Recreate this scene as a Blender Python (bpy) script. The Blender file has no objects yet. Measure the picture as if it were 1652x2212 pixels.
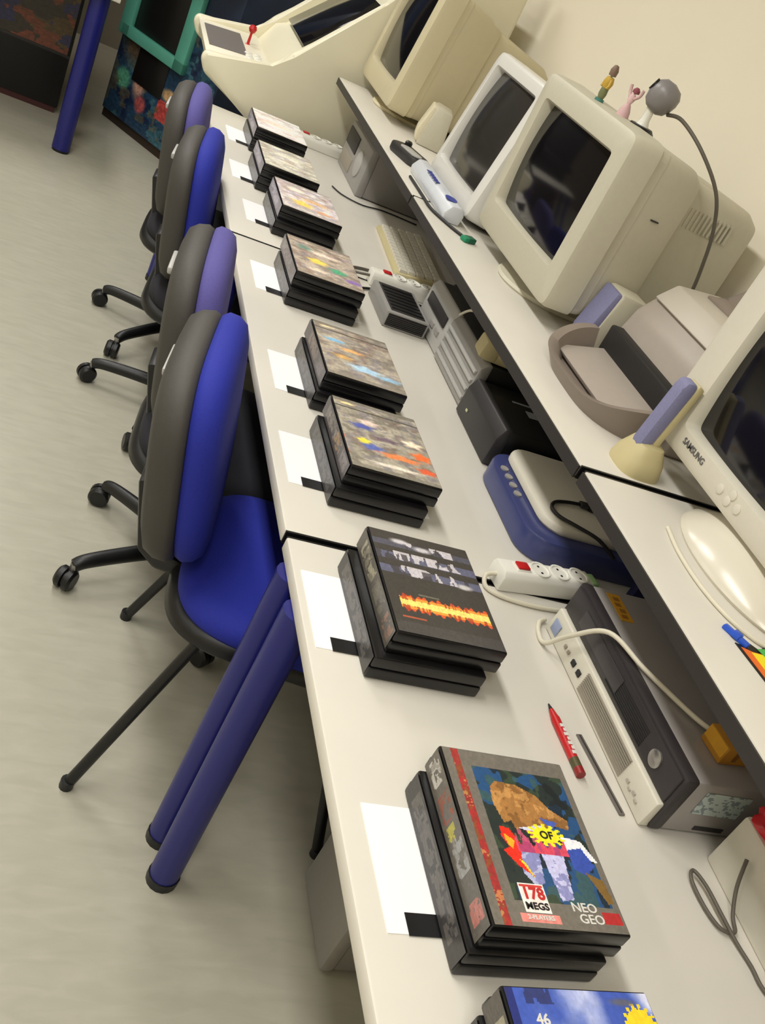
import bpy, bmesh, math, random
import numpy as np
from mathutils import Vector, Matrix
random.seed(7)
SC = bpy.context.scene
COL = SC.collection

# ------------------------------------------------------------------ camera
F_PX = 2117.57
RM = ((0.88982234, 0.23180431, 0.39304321),
      (-0.18955012, -0.59574989, 0.78048243),
      (0.41507464, -0.76899209, -0.48617302))
cd = bpy.data.cameras.new('camera'); cam = bpy.data.objects.new('camera', cd); COL.objects.link(cam)
cd.sensor_fit = 'VERTICAL'; cd.sensor_height = 24.0; cd.lens = F_PX / 2212 * 24.0
cd.clip_start = 0.02; cd.clip_end = 60
m = Matrix.Identity(4)
for i in range(3):
    m[i][0] = RM[i][0]; m[i][1] = -RM[i][1]; m[i][2] = -RM[i][2]
m[0][3], m[1][3], m[2][3] = 0, 0, 1.59
cam.matrix_world = m
SC.camera = cam

# ------------------------------------------------------------------ light
w = bpy.data.worlds.new('world'); SC.world = w; w.use_nodes = True
w.node_tree.nodes['Background'].inputs[0].default_value = (1.0, .95, .85, 1)
w.node_tree.nodes['Background'].inputs[1].default_value = 0.01
vs = SC.view_settings
vs.view_transform = 'Standard'; vs.look = 'None'; vs.gamma = 1.0; vs.use_curve_mapping = False
vs.exposure = 0.0
LAMP_W = 25.0                                   # watts per fluorescent fixture
LAMPS = [(-.30, y) for y in (-.6, 1.4, 3.4, 5.4)] + [(-2.3, y) for y in (-.6, 1.4, 3.4, 5.4)]
CEIL = 2.75

# ------------------------------------------------------------------ materials
def lin(c):
    def f(v):
        v /= 255.0
        return v / 12.92 if v <= .04045 else ((v + .055) / 1.055) ** 2.4
    return (f(c[0]), f(c[1]), f(c[2]), 1.0)
MATS = {}
def mat(name, rgb=(128, 128, 128), rough=.5, metal=0., noise=0., nscale=40., bump=0., spec=.5, emit=0., alpha=1., trans=0., stretch=None, coat=0.):
    if name in MATS: return MATS[name]
    M = bpy.data.materials.new(name); M.use_nodes = True
    nt = M.node_tree; b = nt.nodes['Principled BSDF']
    c = lin(rgb)
    b.inputs['Base Color'].default_value = c
    b.inputs['Roughness'].default_value = rough
    b.inputs['Metallic'].default_value = metal
    b.inputs['Specular IOR Level'].default_value = spec
    b.inputs['Coat Weight'].default_value = coat
    if trans: b.inputs['Transmission Weight'].default_value = trans
    if alpha < 1: b.inputs['Alpha'].default_value = alpha
    if emit:
        b.inputs['Emission Color'].default_value = c
        b.inputs['Emission Strength'].default_value = emit
    if noise or bump:
        tc = nt.nodes.new('ShaderNodeTexCoord'); mp = nt.nodes.new('ShaderNodeMapping')
        if stretch: mp.inputs['Scale'].default_value = stretch
        n = nt.nodes.new('ShaderNodeTexNoise'); n.inputs['Scale'].default_value = nscale
        n.inputs['Detail'].default_value = 5
        nt.links.new(tc.outputs['Object'], mp.inputs['Vector']); nt.links.new(mp.outputs['Vector'], n.inputs['Vector'])
        if noise:
            mx = nt.nodes.new('ShaderNodeMixRGB'); mx.blend_type = 'MIX'
            mx.inputs[1].default_value = tuple(v * (1 - noise) for v in c[:3]) + (1,)
            mx.inputs[2].default_value = tuple(min(1, v * (1 + noise)) for v in c[:3]) + (1,)
            nt.links.new(n.outputs['Fac'], mx.inputs[0]); nt.links.new(mx.outputs[0], b.inputs['Base Color'])
        if bump:
            bp = nt.nodes.new('ShaderNodeBump'); bp.inputs['Strength'].default_value = bump; bp.inputs['Distance'].default_value = .002
            nt.links.new(n.outputs['Fac'], bp.inputs['Height']); nt.links.new(bp.outputs['Normal'], b.inputs['Normal'])
    MATS[name] = M
    return M
def print_mat(name='print', rough=.3):
    if name in MATS: return MATS[name]
    M = bpy.data.materials.new(name); M.use_nodes = True
    nt = M.node_tree; b = nt.nodes['Principled BSDF']; b.inputs['Roughness'].default_value = rough
    a = nt.nodes.new('ShaderNodeVertexColor'); a.layer_name = 'Col'
    nt.links.new(a.outputs['Color'], b.inputs['Base Color'])
    MATS[name] = M
    return M

DESKW = mat('desk_laminate', (219, 214, 203), .42, noise=.03, nscale=12, bump=.02)
DESKE = mat('desk_edge', (205, 200, 190), .5)
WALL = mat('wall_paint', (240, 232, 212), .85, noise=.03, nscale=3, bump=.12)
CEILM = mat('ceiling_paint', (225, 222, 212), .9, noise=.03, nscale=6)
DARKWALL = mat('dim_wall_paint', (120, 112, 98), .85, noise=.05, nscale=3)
BLUEM = mat('blue_metal', (24, 28, 112), .38, noise=.06, nscale=30)
DKBLUE = mat('dark_blue_metal', (16, 20, 66), .5, noise=.1, nscale=20)
BLACKP = mat('black_plastic', (14, 14, 16), .42, noise=.12, nscale=120, bump=.05)
BLACKG = mat('black_case_plastic', (15, 14, 16), .28, noise=.1, nscale=60, bump=.03)
DKGREY = mat('dark_grey_plastic', (44, 42, 43), .5, noise=.08, nscale=150, bump=.06)
SHELL = mat('chair_shell_grey', (66, 63, 59), .62, noise=.12, nscale=160, bump=.12)
BLUEC = mat('blue_upholstery', (26, 38, 150), .8, noise=.18, nscale=260, bump=.25)
LILC = mat('lilac_upholstery', (88, 82, 150), .85, noise=.18, nscale=260, bump=.25)
BEIGE = mat('beige_plastic', (196, 191, 172), .48, noise=.04, nscale=90, bump=.03)
BEIGEL = mat('light_beige_plastic', (214, 209, 194), .42, noise=.03, nscale=90, bump=.03)
BEIGED = mat('aged_beige_plastic', (196, 184, 140), .5, noise=.06, nscale=40, bump=.03)
GREYP = mat('grey_plastic', (150, 147, 143), .45, noise=.05, nscale=90, bump=.03)
WHITEP = mat('white_plastic', (232, 230, 220), .32, noise=.02, nscale=50)
GLASS = mat('dark_screen_glass', (16, 15, 18), .09, spec=.6)
SCRGREY = mat('grey_screen_glass', (52, 50, 47), .12, spec=.6)
PAPER = mat('white_card', (252, 251, 252), .7, noise=.01, nscale=30)
LILAC = mat('lilac_grille_cloth', (128, 128, 164), .7, noise=.25, nscale=500, bump=.3)
TEAL = mat('teal_paint', (98, 178, 158), .4, noise=.06, nscale=30)
CABW = mat('arcade_white', (232, 226, 200), .38, noise=.02, nscale=20)
NAVY = mat('navy_panel', (14, 16, 38), .5, noise=.2, nscale=10)
STEEL = mat('brushed_steel', (170, 168, 165), .3, metal=.9, noise=.08, nscale=80)
REDP = mat('red_plastic', (190, 28, 32), .35)
GREENP = mat('green_rubber', (18, 130, 92), .5)
GOLD = mat('gold_paper', (205, 150, 36), .5, noise=.12, nscale=60)
OCHRE = mat('ochre_card', (176, 122, 34), .6, noise=.12, nscale=40)
CABLEW = mat('white_cable', (218, 212, 192), .45)
CABLEG = mat('grey_cable', (92, 86, 76), .5)
CABLEB = mat('black_cable', (24, 23, 24), .5)
TXTW = mat('white_ink', (225, 222, 215), .5)
TXTR = mat('red_ink', (200, 50, 48), .5)
TXTB = mat('black_ink', (30, 28, 28), .5)
TXTG = mat('grey_ink', (95, 92, 92), .5)
TXTBL = mat('blue_ink', (50, 62, 150), .5)
PRINT = print_mat()

# floor: pale linoleum with a faint marbled grain
def floor_mat():
    M = mat('linoleum', (170, 165, 148), .32)
    nt = M.node_tree; b = nt.nodes['Principled BSDF']
    tc = nt.nodes.new('ShaderNodeTexCoord'); mp = nt.nodes.new('ShaderNodeMapping'); mp.inputs['Scale'].default_value = (1.5, 5, 1)
    n = nt.nodes.new('ShaderNodeTexNoise'); n.inputs['Scale'].default_value = 7; n.inputs['Detail'].default_value = 8; n.inputs['Distortion'].default_value = .6
    r = nt.nodes.new('ShaderNodeValToRGB')
    r.color_ramp.elements[0].position = .3; r.color_ramp.elements[0].color = lin((174, 171, 155))
    r.color_ramp.elements[1].position = .7; r.color_ramp.elements[1].color = lin((185, 181, 165))
    nt.links.new(tc.outputs['Object'], mp.inputs[0]); nt.links.new(mp.outputs[0], n.inputs['Vector'])
    nt.links.new(n.outputs['Fac'], r.inputs[0]); nt.links.new(r.outputs[0], b.inputs['Base Color'])
    return M
FLOOR = floor_mat()

# ------------------------------------------------------------------ mesh helpers
def finish(name, bm, material, parent=None, smooth=40, loc=None, rot=None):
    me = bpy.data.meshes.new(name)
    bmesh.ops.recalc_face_normals(bm, faces=bm.faces[:])
    bm.to_mesh(me); bm.free()
    if material: me.materials.append(material)
    if smooth:
        me.polygons.foreach_set('use_smooth', [True] * len(me.polygons))
        me.set_sharp_from_angle(angle=math.radians(smooth))
    o = bpy.data.objects.new(name, me); COL.objects.link(o)
    if parent: o.parent = parent
    if loc: o.location = loc
    if rot: o.rotation_euler = rot
    return o
def bevel(bm, r, seg=2, edges=None):
    if r > 0:
        bmesh.ops.bevel(bm, geom=edges or bm.edges[:], offset=r, segments=seg, profile=.5, affect='EDGES', clamp_overlap=True)
def add_box(bm, a, b):
    x0, y0, z0 = a; x1, y1, z1 = b
    v = [bm.verts.new(p) for p in ((x0,y0,z0),(x1,y0,z0),(x1,y1,z0),(x0,y1,z0),(x0,y0,z1),(x1,y0,z1),(x1,y1,z1),(x0,y1,z1))]
    for f in ((0,3,2,1),(4,5,6,7),(0,1,5,4),(1,2,6,5),(2,3,7,6),(3,0,4,7)): bm.faces.new([v[i] for i in f])
def box(name, a, b, material, parent=None, bev=.0, seg=2, **k):
    bm = bmesh.new(); add_box(bm, a, b); bevel(bm, bev, seg)
    return finish(name, bm, material, parent, **k)
def boxes(name, L, material, parent=None, bev=.0, **k):
    bm = bmesh.new()
    for a, b in L: add_box(bm, a, b)
    bevel(bm, bev, 2)
    return finish(name, bm, material, parent, **k)
def prism(name, prof, y0, y1, material, parent=None, bev=0., axis='y', seg=2, **k):
    """profile of (p, q) extruded along axis: y -> (p, y, q); x -> (x, p, q); z -> (p, q, z)"""
    bm = bmesh.new()
    def P(p, q, t):
        return {'y': (p, t, q), 'x': (t, p, q), 'z': (p, q, t)}[axis]
    A = [bm.verts.new(P(p, q, y0)) for p, q in prof]; B = [bm.verts.new(P(p, q, y1)) for p, q in prof]
    bm.faces.new(A); bm.faces.new(B[::-1]); n = len(prof)
    for i in range(n): bm.faces.new((A[i], B[i], B[(i+1) % n], A[(i+1) % n]))
    bevel(bm, bev, seg)
    return finish(name, bm, material, parent, **k)
def loft(name, rings, material, parent=None, cap=True, **k):
    bm = bmesh.new(); R = [[bm.verts.new(p) for p in r] for r in rings]
    n = len(R[0])
    for a, b in zip(R, R[1:]):
        for i in range(n): bm.faces.new((a[i], a[(i+1) % n], b[(i+1) % n], b[i]))
    if cap:
        bm.faces.new(R[0][::-1]); bm.faces.new(R[-1])
    return finish(name, bm, material, parent, **k)
def sell(n, a, b, e=2.0):
    out = []
    for i in range(n):
        t = 2 * math.pi * i / n; c, s = math.cos(t), math.sin(t)
        out.append((a * math.copysign(abs(c) ** (2 / e), c), b * math.copysign(abs(s) ** (2 / e), s)))
    return out
def lathe(name, prof, material, parent=None, n=24, sx=1., sy=1., **k):
    rings = [[(r * sx * math.cos(2*math.pi*i/n), r * sy * math.sin(2*math.pi*i/n), z) for i in range(n)] for r, z in prof]
    return loft(name, rings, material, parent, **k)
def catmull(P, sub=8):
    P = [Vector(p) for p in P]; out = []
    for i in range(len(P) - 1):
        p0 = P[max(i-1, 0)]; p1 = P[i]; p2 = P[i+1]; p3 = P[min(i+2, len(P)-1)]
        for j in range(sub):
            t = j / sub
            out.append(.5 * ((2*p1) + (p2-p0)*t + (2*p0-5*p1+4*p2-p3)*t*t + (3*p1-p0-3*p2+p3)*t**3))
    out.append(P[-1]); return out
def tube(name, pts, r, material, parent=None, n=8, curve=True, sub=8, r2=None, **k):
    P = catmull(pts, sub) if curve and len(pts) > 2 else [Vector(p) for p in pts]
    rings = []; prev = None
    for i, p in enumerate(P):
        d = (P[min(i+1, len(P)-1)] - P[max(i-1, 0)]).normalized()
        if prev is None:
            u = d.orthogonal().normalized()
        else:
            u = (prev - d * prev.dot(d)).normalized()
        prev = u; v = d.cross(u)
        rr = r if r2 is None else r + (r2 - r) * i / (len(P) - 1)
        rings.append([tuple(p + (u * math.cos(2*math.pi*j/n) + v * math.sin(2*math.pi*j/n)) * rr) for j in range(n)])
    return loft(name, rings, material, parent, smooth=50, **k)
def pad(name, w, h, t, material, parent=None, e=3.5, back=.15, n=72, axis='x', **k):
    """cushion: superellipse outline w x h, thickness t bulging along +axis, slightly along -axis"""
    prof = [(.0, -back), (.55, -back*.97), (.86, -back*.8), (.97, -back*.3), (1, .15), (.985, .5), (.93, .78), (.8, .92), (.5, .985), (.0, 1.0)]
    rings = []
    for s, d in prof:
        s = max(s, .02)
        rings.append([((d * t, p, q) if axis == 'x' else (p, q, d * t)) for p, q in sell(n, w/2*s, h/2*s, e)])
    return loft(name, rings, material, parent, smooth=60, **k)
def thing(name, label, cat, loc=(0, 0, 0), rz=0., group=None):
    o = bpy.data.objects.new(name, None); COL.objects.link(o); o.empty_display_size = .05
    o.location = loc; o.rotation_euler = (0, 0, rz)
    return tag(o, label, cat, group)
def tag(o, label, cat, group=None):
    o['label'] = label; o['category'] = cat
    if group: o['group'] = group
    return o
def struct(o):
    o['kind'] = 'structure'; return o
def text(name, s, mtx, size, material, parent=None, ext=.0003, bold=.0, align='CENTER', sx=1.):
    cu = bpy.data.curves.new(name, 'FONT'); cu.body = s; cu.size = size; cu.extrude = ext; cu.offset = bold
    cu.align_x = align; cu.align_y = 'CENTER'; cu.resolution_u = 3
    t = bpy.data.objects.new(name, cu); COL.objects.link(t)
    dg = bpy.context.evaluated_depsgraph_get()
    me = bpy.data.meshes.new_from_object(t.evaluated_get(dg)); bpy.data.objects.remove(t)
    me.name = name; me.materials.clear(); me.materials.append(material)
    me.transform(mtx @ Matrix.Diagonal((sx, 1, 1, 1)))
    o = bpy.data.objects.new(name, me); COL.objects.link(o)
    if parent: o.parent = parent
    return o
def frame(o, ux, uy):
    """matrix with local x=ux, y=uy at o"""
    ux = Vector(ux).normalized(); uy = Vector(uy).normalized(); uz = ux.cross(uy)
    M = Matrix.Identity(4)
    for i in range(3): M[i][0], M[i][1], M[i][2], M[i][3] = ux[i], uy[i], uz[i], o[i]
    return M
# ---- printed surfaces: a fine grid whose faces carry flat colours
class Canvas:
    def __init__(s, nx, ny, rgb):
        s.nx, s.ny = nx, ny; s.a = np.ones((ny, nx, 3)) * np.array(rgb, float)
        s.u, s.v = np.meshgrid((np.arange(nx)+.5)/nx, (np.arange(ny)+.5)/ny)
    def noise(s, fx, fy, seed):
        r = np.random.RandomState(seed); out = np.zeros((s.ny, s.nx)); amp = 1; tot = 0
        for o in range(3):
            gx, gy = int(fx*2**o)+2, int(fy*2**o)+2; g = r.rand(gy+1, gx+1)
            X = s.u*(gx-1); Y = s.v*(gy-1); ix = X.astype(int); iy = Y.astype(int); a = X-ix; b = Y-iy
            a = a*a*(3-2*a); b = b*b*(3-2*b)
            out += amp*((g[iy,ix]*(1-a)+g[iy,ix+1]*a)*(1-b)+(g[iy+1,ix]*(1-a)+g[iy+1,ix+1]*a)*b); tot += amp; amp *= .5
        return out/tot
    def put(s, mask, rgb, k=1.):
        m = (np.clip(mask.astype(float), 0, 1)*k)[..., None]; s.a = s.a*(1-m)+np.array(rgb, float)*m
    def rect(s, u0, v0, u1, v1, rgb, k=1.):
        s.put((s.u >= u0)&(s.u <= u1)&(s.v >= v0)&(s.v <= v1), rgb, k)
    def ell(s, cu, cv, ru, rv, rgb, k=1., soft=0., jag=0, ja=.2):
        d = np.sqrt(((s.u-cu)/ru)**2+((s.v-cv)/rv)**2)
        if jag: d = d/(1+ja*np.sign(np.sin(jag*np.arctan2((s.v-cv)/rv, (s.u-cu)/ru)))*.5)
        s.put(np.clip((1-d)/soft, 0, 1) if soft else d < 1, rgb, k)
    def poly(s, P, rgb, k=1.):
        ins = np.zeros((s.ny, s.nx), bool); n = len(P)
        for i in range(n):
            (x1, y1), (x2, y2) = P[i], P[(i+1) % n]
            c = ((y1 > s.v) != (y2 > s.v)); xx = (x2-x1)*(s.v-y1)/((y2-y1) or 1e-9)+x1
            ins ^= c & (s.u < xx)
        s.put(ins, rgb, k)
    def grain(s, amt, seed, fx=60, fy=60):
        s.a = s.a*(1+amt*(s.noise(fx, fy, seed)-.5)[..., None]*2)
    def smear(s, k):
        b = s.a.copy()
        for i in range(1, k): b += np.roll(s.a, i, 1)
        s.a = b/k
    def gain(s, k):
        s.a = np.clip(s.a*k, 0, 255); return s
    def mesh(s, name, M, wd, ht, parent=None, material=None, thick=.0004):
        nx, ny = s.nx, s.ny
        X, Y = np.meshgrid(np.linspace(-wd/2, wd/2, nx+1), np.linspace(-ht/2, ht/2, ny+1))
        co = np.stack([X, Y, np.zeros_like(X)], -1).reshape(-1, 3)
        i = np.arange(ny)[:, None]*(nx+1)+np.arange(nx)[None, :]
        fc = np.stack([i, i+1, i+nx+2, i+nx+1], -1).reshape(-1, 4)
        me = bpy.data.meshes.new(name); me.from_pydata(co.tolist(), [], fc.tolist())
        c = np.clip(s.a, 0, 255)/255.0; c = np.where(c <= .04045, c/12.92, ((c+.055)/1.055)**2.4).reshape(-1, 3)
        at = me.color_attributes.new('Col', 'FLOAT_COLOR', 'CORNER')
        at.data.foreach_set('color', np.repeat(np.concatenate([c, np.ones((len(c), 1))], 1), 4, 0).astype(np.float32).ravel())
        me.materials.append(material or PRINT); me.transform(M)
        o = bpy.data.objects.new(name, me); COL.objects.link(o)
        if parent: o.parent = parent
        return o

# ================================================================== the room
WX = 1.60
struct(box('floor', (-4.2, -2.4, -.05), (WX+.1, 7.6, 0), FLOOR, smooth=0))
struct(box('wall_right', (WX, -2.4, 0), (WX+.1, 7.6, CEIL), WALL, smooth=0))
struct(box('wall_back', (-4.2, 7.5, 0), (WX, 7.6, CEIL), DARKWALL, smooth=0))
struct(box('wall_left', (-4.2, -2.4, 0), (-4.1, 7.5, CEIL), WALL, smooth=0))
struct(box('wall_front', (-4.1, -2.4, 0), (WX, -2.3, CEIL), WALL, smooth=0))
struct(box('ceiling', (-4.2, -2.4, CEIL), (WX+.1, 7.6, CEIL+.05), CEILM, smooth=0))
struct(box('baseboard_right', (WX-.012, -2.3, 0), (WX, 7.5, .08), mat('baseboard_grey', (120, 116, 108), .5), smooth=0))
# fluorescent fixtures on the ceiling
HOUS = mat('lamp_housing', (235, 235, 232), .4)
DIFF = mat('lamp_diffuser', (255, 246, 226), .5, emit=3.0)
for i, (lx, ly) in enumerate(LAMPS):
    row = 'near the desks' if i < 4 else 'far from the desks'
    nth = ('nearest', 'second', 'third', 'farthest')[i % 4]
    t = thing('ceiling_light', f'white fluorescent ceiling fixture, {nth} in the row {row}', 'ceiling light', (lx, ly, CEIL), group='fluorescent ceiling fixtures')
    box('housing', (-.15, -.65, -.07), (.15, .65, -.001), HOUS, t, .008)
    box('diffuser', (-.135, -.63, -.082), (.135, .63, -.071), DIFF, t, .004)
    ld = bpy.data.lights.new('fluorescent_lamp', 'AREA'); ld.shape = 'RECTANGLE'; ld.size = .27; ld.size_y = 1.26
    ld.energy = LAMP_W if i < 4 else LAMP_W*.42; ld.color = (1.0, .99, .962)
    lo = bpy.data.objects.new('fluorescent_lamp', ld); COL.objects.link(lo); lo.parent = t; lo.location = (0, 0, -.09)

# ================================================================== desks
DX0, DX1, DZ = .497, 1.42, .72
SX0, SX1, SZ = .925, 1.42, .99
def desk(y0, y1, label):
    t = thing('computer_desk', label, 'desk', ((DX0+DX1)/2, (y0+y1)/2, 0), group='white computer desks along the wall')
    cx, cy = (DX0+DX1)/2, (y0+y1)/2; hw = (y1-y0)/2
    L = lambda x, y, z: (x-cx, y-cy, z)
    box('worktop', L(DX0, y0, DZ-.026), L(DX1, y1, DZ), DESKW, t, .004)
    s = box('shelf', L(SX0, y0, SZ-.026), L(SX1, y1, SZ), DESKW, t, .004)
    for yy in (y0-.0035, y1-.0015):
        box('gap_shade_edge', L(DX0+.002, yy, DZ-.026), L(DX1, yy+.005, DZ-.0012), BLACKP, t)  # added black strips put the shade of the gap onto the ends
        box('gap_shade_edge', L(SX0+.002, yy, SZ-.026), L(SX1, yy+.005, SZ-.0012), BLACKP, t)
    box('front_edge', L(SX0-.003, y0, SZ-.027), L(SX0+.001, y1, SZ-.0035), mat('dark_edge_band', (46, 43, 41), .5), t)
    box('back_panel', L(DX1-.03, y0+.02, .30), L(DX1-.012, y1-.02, SZ-.026), DKBLUE, t, .002)
    for yy in (y0+.03, y1-.05):
        box('shelf_bracket', L(1.22, yy, DZ), L(DX1-.032, yy+.02, SZ-.026), DKBLUE, t, .002)
    for dy in (.15, .06):
        tube('leg', [L(.512, y1-dy, .012), L(.512, y1-dy, DZ-.026)], .029, BLUEM, t, n=16, curve=False)
        lathe('foot_cap', [(.0, 0), (.031, 0), (.031, .02), (.0, .02)], BLACKP, t, n=16, loc=L(.512, y1-dy, 0))
    box('gap_shade_strip', L(DX0+.01, y1+.002, DZ-.03), L(DX1, y1+.0062, DZ-.012), BLACKP, t)  # added black filler standing in for the shade between desks
    box('rear_leg', L(1.33, y1-.14, 0), L(1.38, y1-.06, DZ-.026), DKBLUE, t, .004)
    box('rear_leg', L(1.33, y0+.06, 0), L(1.38, y0+.14, DZ-.026), DKBLUE, t, .004)
    box('side_rail', L(.512, y1-.115, DZ-.075), L(1.33, y1-.095, DZ-.027), BLUEM, t, .003)
    box('side_rail', L(.56, y0+.06, DZ-.075), L(1.33, y0+.08, DZ-.027), BLUEM, t, .003)
    return t
desk(-.10, 1.250, 'white computer desk with raised shelf, nearest the camera, under the two largest game covers')
desk(1.268, 2.582, 'white computer desk with raised shelf carrying the big beige monitor, middle of three')
desk(2.592, 3.880, 'white computer desk with raised shelf, farthest of three, next to the white arcade cabinet')

# ================================================================== game cases
CW, CL, CH = .186, .246, .041
def cover_b():
    c = Canvas(120, 160, (108, 102, 94))
    c.rect(.065, 0, .125, 1, (158, 46, 46)); c.put((c.noise(40, 90, 2) > .55)&(c.u > .065)&(c.u < .125), (134, 50, 48), .7)
    pm = (c.u > .2)&(c.u < .95)&(c.v > .13)&(c.v < .9)
    n = c.noise(5, 6, 4); n2 = c.noise(9, 10, 9)
    c.put(pm, (38, 46, 44)); c.put(pm&(n > .53), (38, 80, 130), .85); c.put(pm&(n2 > .62), (70, 90, 60), .5); c.put(pm&(n2 < .36), (24, 28, 30), .7)
    c.poly([(.3,.78),(.36,.82),(.52,.81),(.66,.76),(.74,.68),(.86,.62),(.84,.56),(.72,.58),(.64,.54),(.5,.55),(.4,.53),(.38,.58),(.32,.56),(.28,.68)], (158, 112, 62))
    br = (np.abs(c.a[..., 0]-158) < 3)
    c.put(br&(c.noise(14, 14, 5) > .55), (120, 82, 44), .7); c.put(br&(c.noise(18, 18, 8) < .36), (190, 142, 84), .7)
    c.poly([(.42,.54),(.7,.5),(.72,.54),(.6,.57)], (200, 200, 222)); c.poly([(.62,.62),(.7,.55),(.76,.6)], (70, 90, 170))
    c.poly([(.36,.42),(.52,.42),(.48,.24),(.42,.2),(.34,.28)], (170, 172, 206)); c.poly([(.53,.42),(.71,.41),(.665,.16),(.565,.145)], (186, 184, 220))
    c.put(((np.abs(c.a[..., 2]-206) < 2)|(np.abs(c.a[..., 2]-220) < 2))&(c.noise(10, 22, 3) > .55), (110, 112, 165), .7)
    c.poly([(.74,.52),(.9,.5),(.98,.38),(.86,.4),(.82,.44),(.74,.42)], (222, 222, 232)); c.poly([(.76,.44),(.88,.46),(.94,.36),(.84,.3),(.76,.33)], (54, 76, 160))
    c.poly([(.84,.32),(.96,.28),(.98,.16),(.93,.15)], (120, 92, 48))
    c.poly([(.27,.54),(.34,.53),(.4,.44),(.36,.36),(.42,.26),(.32,.32),(.24,.4),(.3,.42),(.26,.48)], (216, 46, 30)); c.poly([(.28,.5),(.35,.46),(.32,.41),(.29,.44)], (236, 160, 40)); c.poly([(.34,.36),(.42,.25),(.38,.34)], (240, 200, 50))
    m = (c.u > .36)&(c.u < .76)&(c.v > .4)&(c.v < .47+.03*np.sin(c.u*60)); c.put(m, (204, 70, 92)); c.put(m&(c.noise(40, 6, 6) > .54), (150, 60, 110), .7)
    m = (c.u > .34)&(c.u < .56)&(c.v > .46)&(c.v < .53); c.put(m&(c.noise(30, 12, 12) > .42), (190, 84, 110), .8)
    c.ell(.63, .515, .125, .055, (238, 216, 40), jag=13, ja=.35)
    c.rect(.26, .075, .45, .225, (232, 220, 212)); c.rect(.275, .085, .435, .215, (236, 214, 208)); c.rect(.265, .205, .445, .218, (190, 60, 56))
    c.rect(.21, .028, .5, .07, (214, 130, 122)); c.rect(.84, .045, .985, .105, (170, 46, 46))
    c.grain(.10, 1); return c
def spine(seed, cols, nx=16, ny=110, base=(98, 93, 86)):
    c = Canvas(nx, ny, base); n = c.noise(2, 14, seed); n2 = c.noise(4, 26, seed+3)
    for i, (v0, v1, rgb) in enumerate(cols): c.put((c.v > v0)&(c.v < v1)&(n2 > .42)&(c.u > .2)&(c.u < .85), rgb, .85)
    c.put(n > .6, tuple(v*1.15 for v in base), .5); c.grain(.14, seed); return c
def cover_c():
    c = Canvas(100, 132, (62, 58, 55)); n = c.noise(6, 3, 2)
    for v0, v1, k in ((.84, .90, .55), (.70, .775, .9), (.55, .63, .9)):
        c.put((c.v > v0)&(c.v < v1), (96, 98, 122), k); m = (c.v > v0+.004)&(c.v < v1+.02)&(c.u > .18)&(c.u < .84)&(c.noise(11, 5, int(v0*100)) > .5)
        c.put(m, (196, 190, 194), .9); c.put((c.v > v0)&(c.v < v1)&(c.noise(14, 6, int(v1*90)) < .36), (62, 58, 62), .8)
    for cu, cv in ((.28, .91), (.5, .87)): c.ell(cu, cv, .12, .035, (190, 186, 190), soft=.6)
    c.ell(.82, .565, .1, .035, (180, 176, 176), soft=.5)
    edge = .012*np.sin(c.u*95)+.010*np.sin(c.u*41+1)
    top = .345+edge; bot = .215-edge; m = (c.u > .1)&(c.u < .965)&(c.v < top)&(c.v > bot); mid = 1-np.abs(c.v-.28)/.075
    c.put(m, (206, 84, 44)); c.put(m&(mid > .3), (236, 146, 58)); c.put(m&(mid > .62), (246, 208, 112))
    c.put(m&(c.noise(34, 4, 5) > .62)&(mid < .7), (150, 50, 34), .7)
    c.rect(.08, .135, .3, .15, (190, 90, 60), .8); c.rect(.3, .375, .5, .388, (120, 120, 100), .7)
    c.rect(0, 0, 1, .1, (70, 67, 66)); c.grain(.12, 3); return c
def cover_mix(base, blobs, seed, nx=64, ny=84, smear=8):
    c = Canvas(nx, ny, base); n = c.noise(3, 12, seed); c.put(n > .56, tuple(v*.78 for v in base), .7); c.put(n < .4, tuple(min(255, v*1.15) for v in base), .6)
    for q, kk in enumerate((.72, 1.22, .85)):
        c.put(c.noise(5+2*q, 9+4*q, seed+20+q) > .6, tuple(min(255, v*kk) for v in (base[0]*(1+.12*(q == 0)), base[1], base[2]*(1+.15*(q == 2)))), .65)
    c.rect(.0, .86, 1, .875, tuple(v*.55 for v in base)); c.rect(0, .955, 1, 1, tuple(v*.8 for v in base))
    for cu, cv, ru, rv, rgb in blobs: c.ell(cu, cv, ru, rv, rgb, k=.9, soft=.5, jag=5, ja=.3)
    c.smear(max(3, smear//2)); c.rect(0, 0, 1, .05, tuple(v*.9 for v in base)); c.grain(.14, seed+5, 40, 40); return c
def cover_a():
    c = Canvas(90, 120, (60, 84, 168)); n = c.noise(3, 4, 21); m = np.clip((n-.42)*5, 0, 1)*np.clip((c.u-.15)*2.2, 0, 1)
    c.put(m, (206, 208, 232), .95); c.rect(0, 0, .05, 1, (34, 44, 110)); c.put((c.v > .93)&(c.noise(20, 6, 4) > .58)&(c.u < .35), (40, 46, 90), .8)
    c.ell(.885, .855, .11, .085, (236, 198, 40), jag=15, ja=.25); c.put((((c.u-.885)/.085)**2+((c.v-.855)/.065)**2 < 1)&(c.noise(16, 16, 8) > .55), (70, 60, 20), .85)
    c.ell(.8, .955, .12, .022, (90, 92, 112), soft=.6); c.grain(.08, 6); return c
M3 = Matrix
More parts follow.
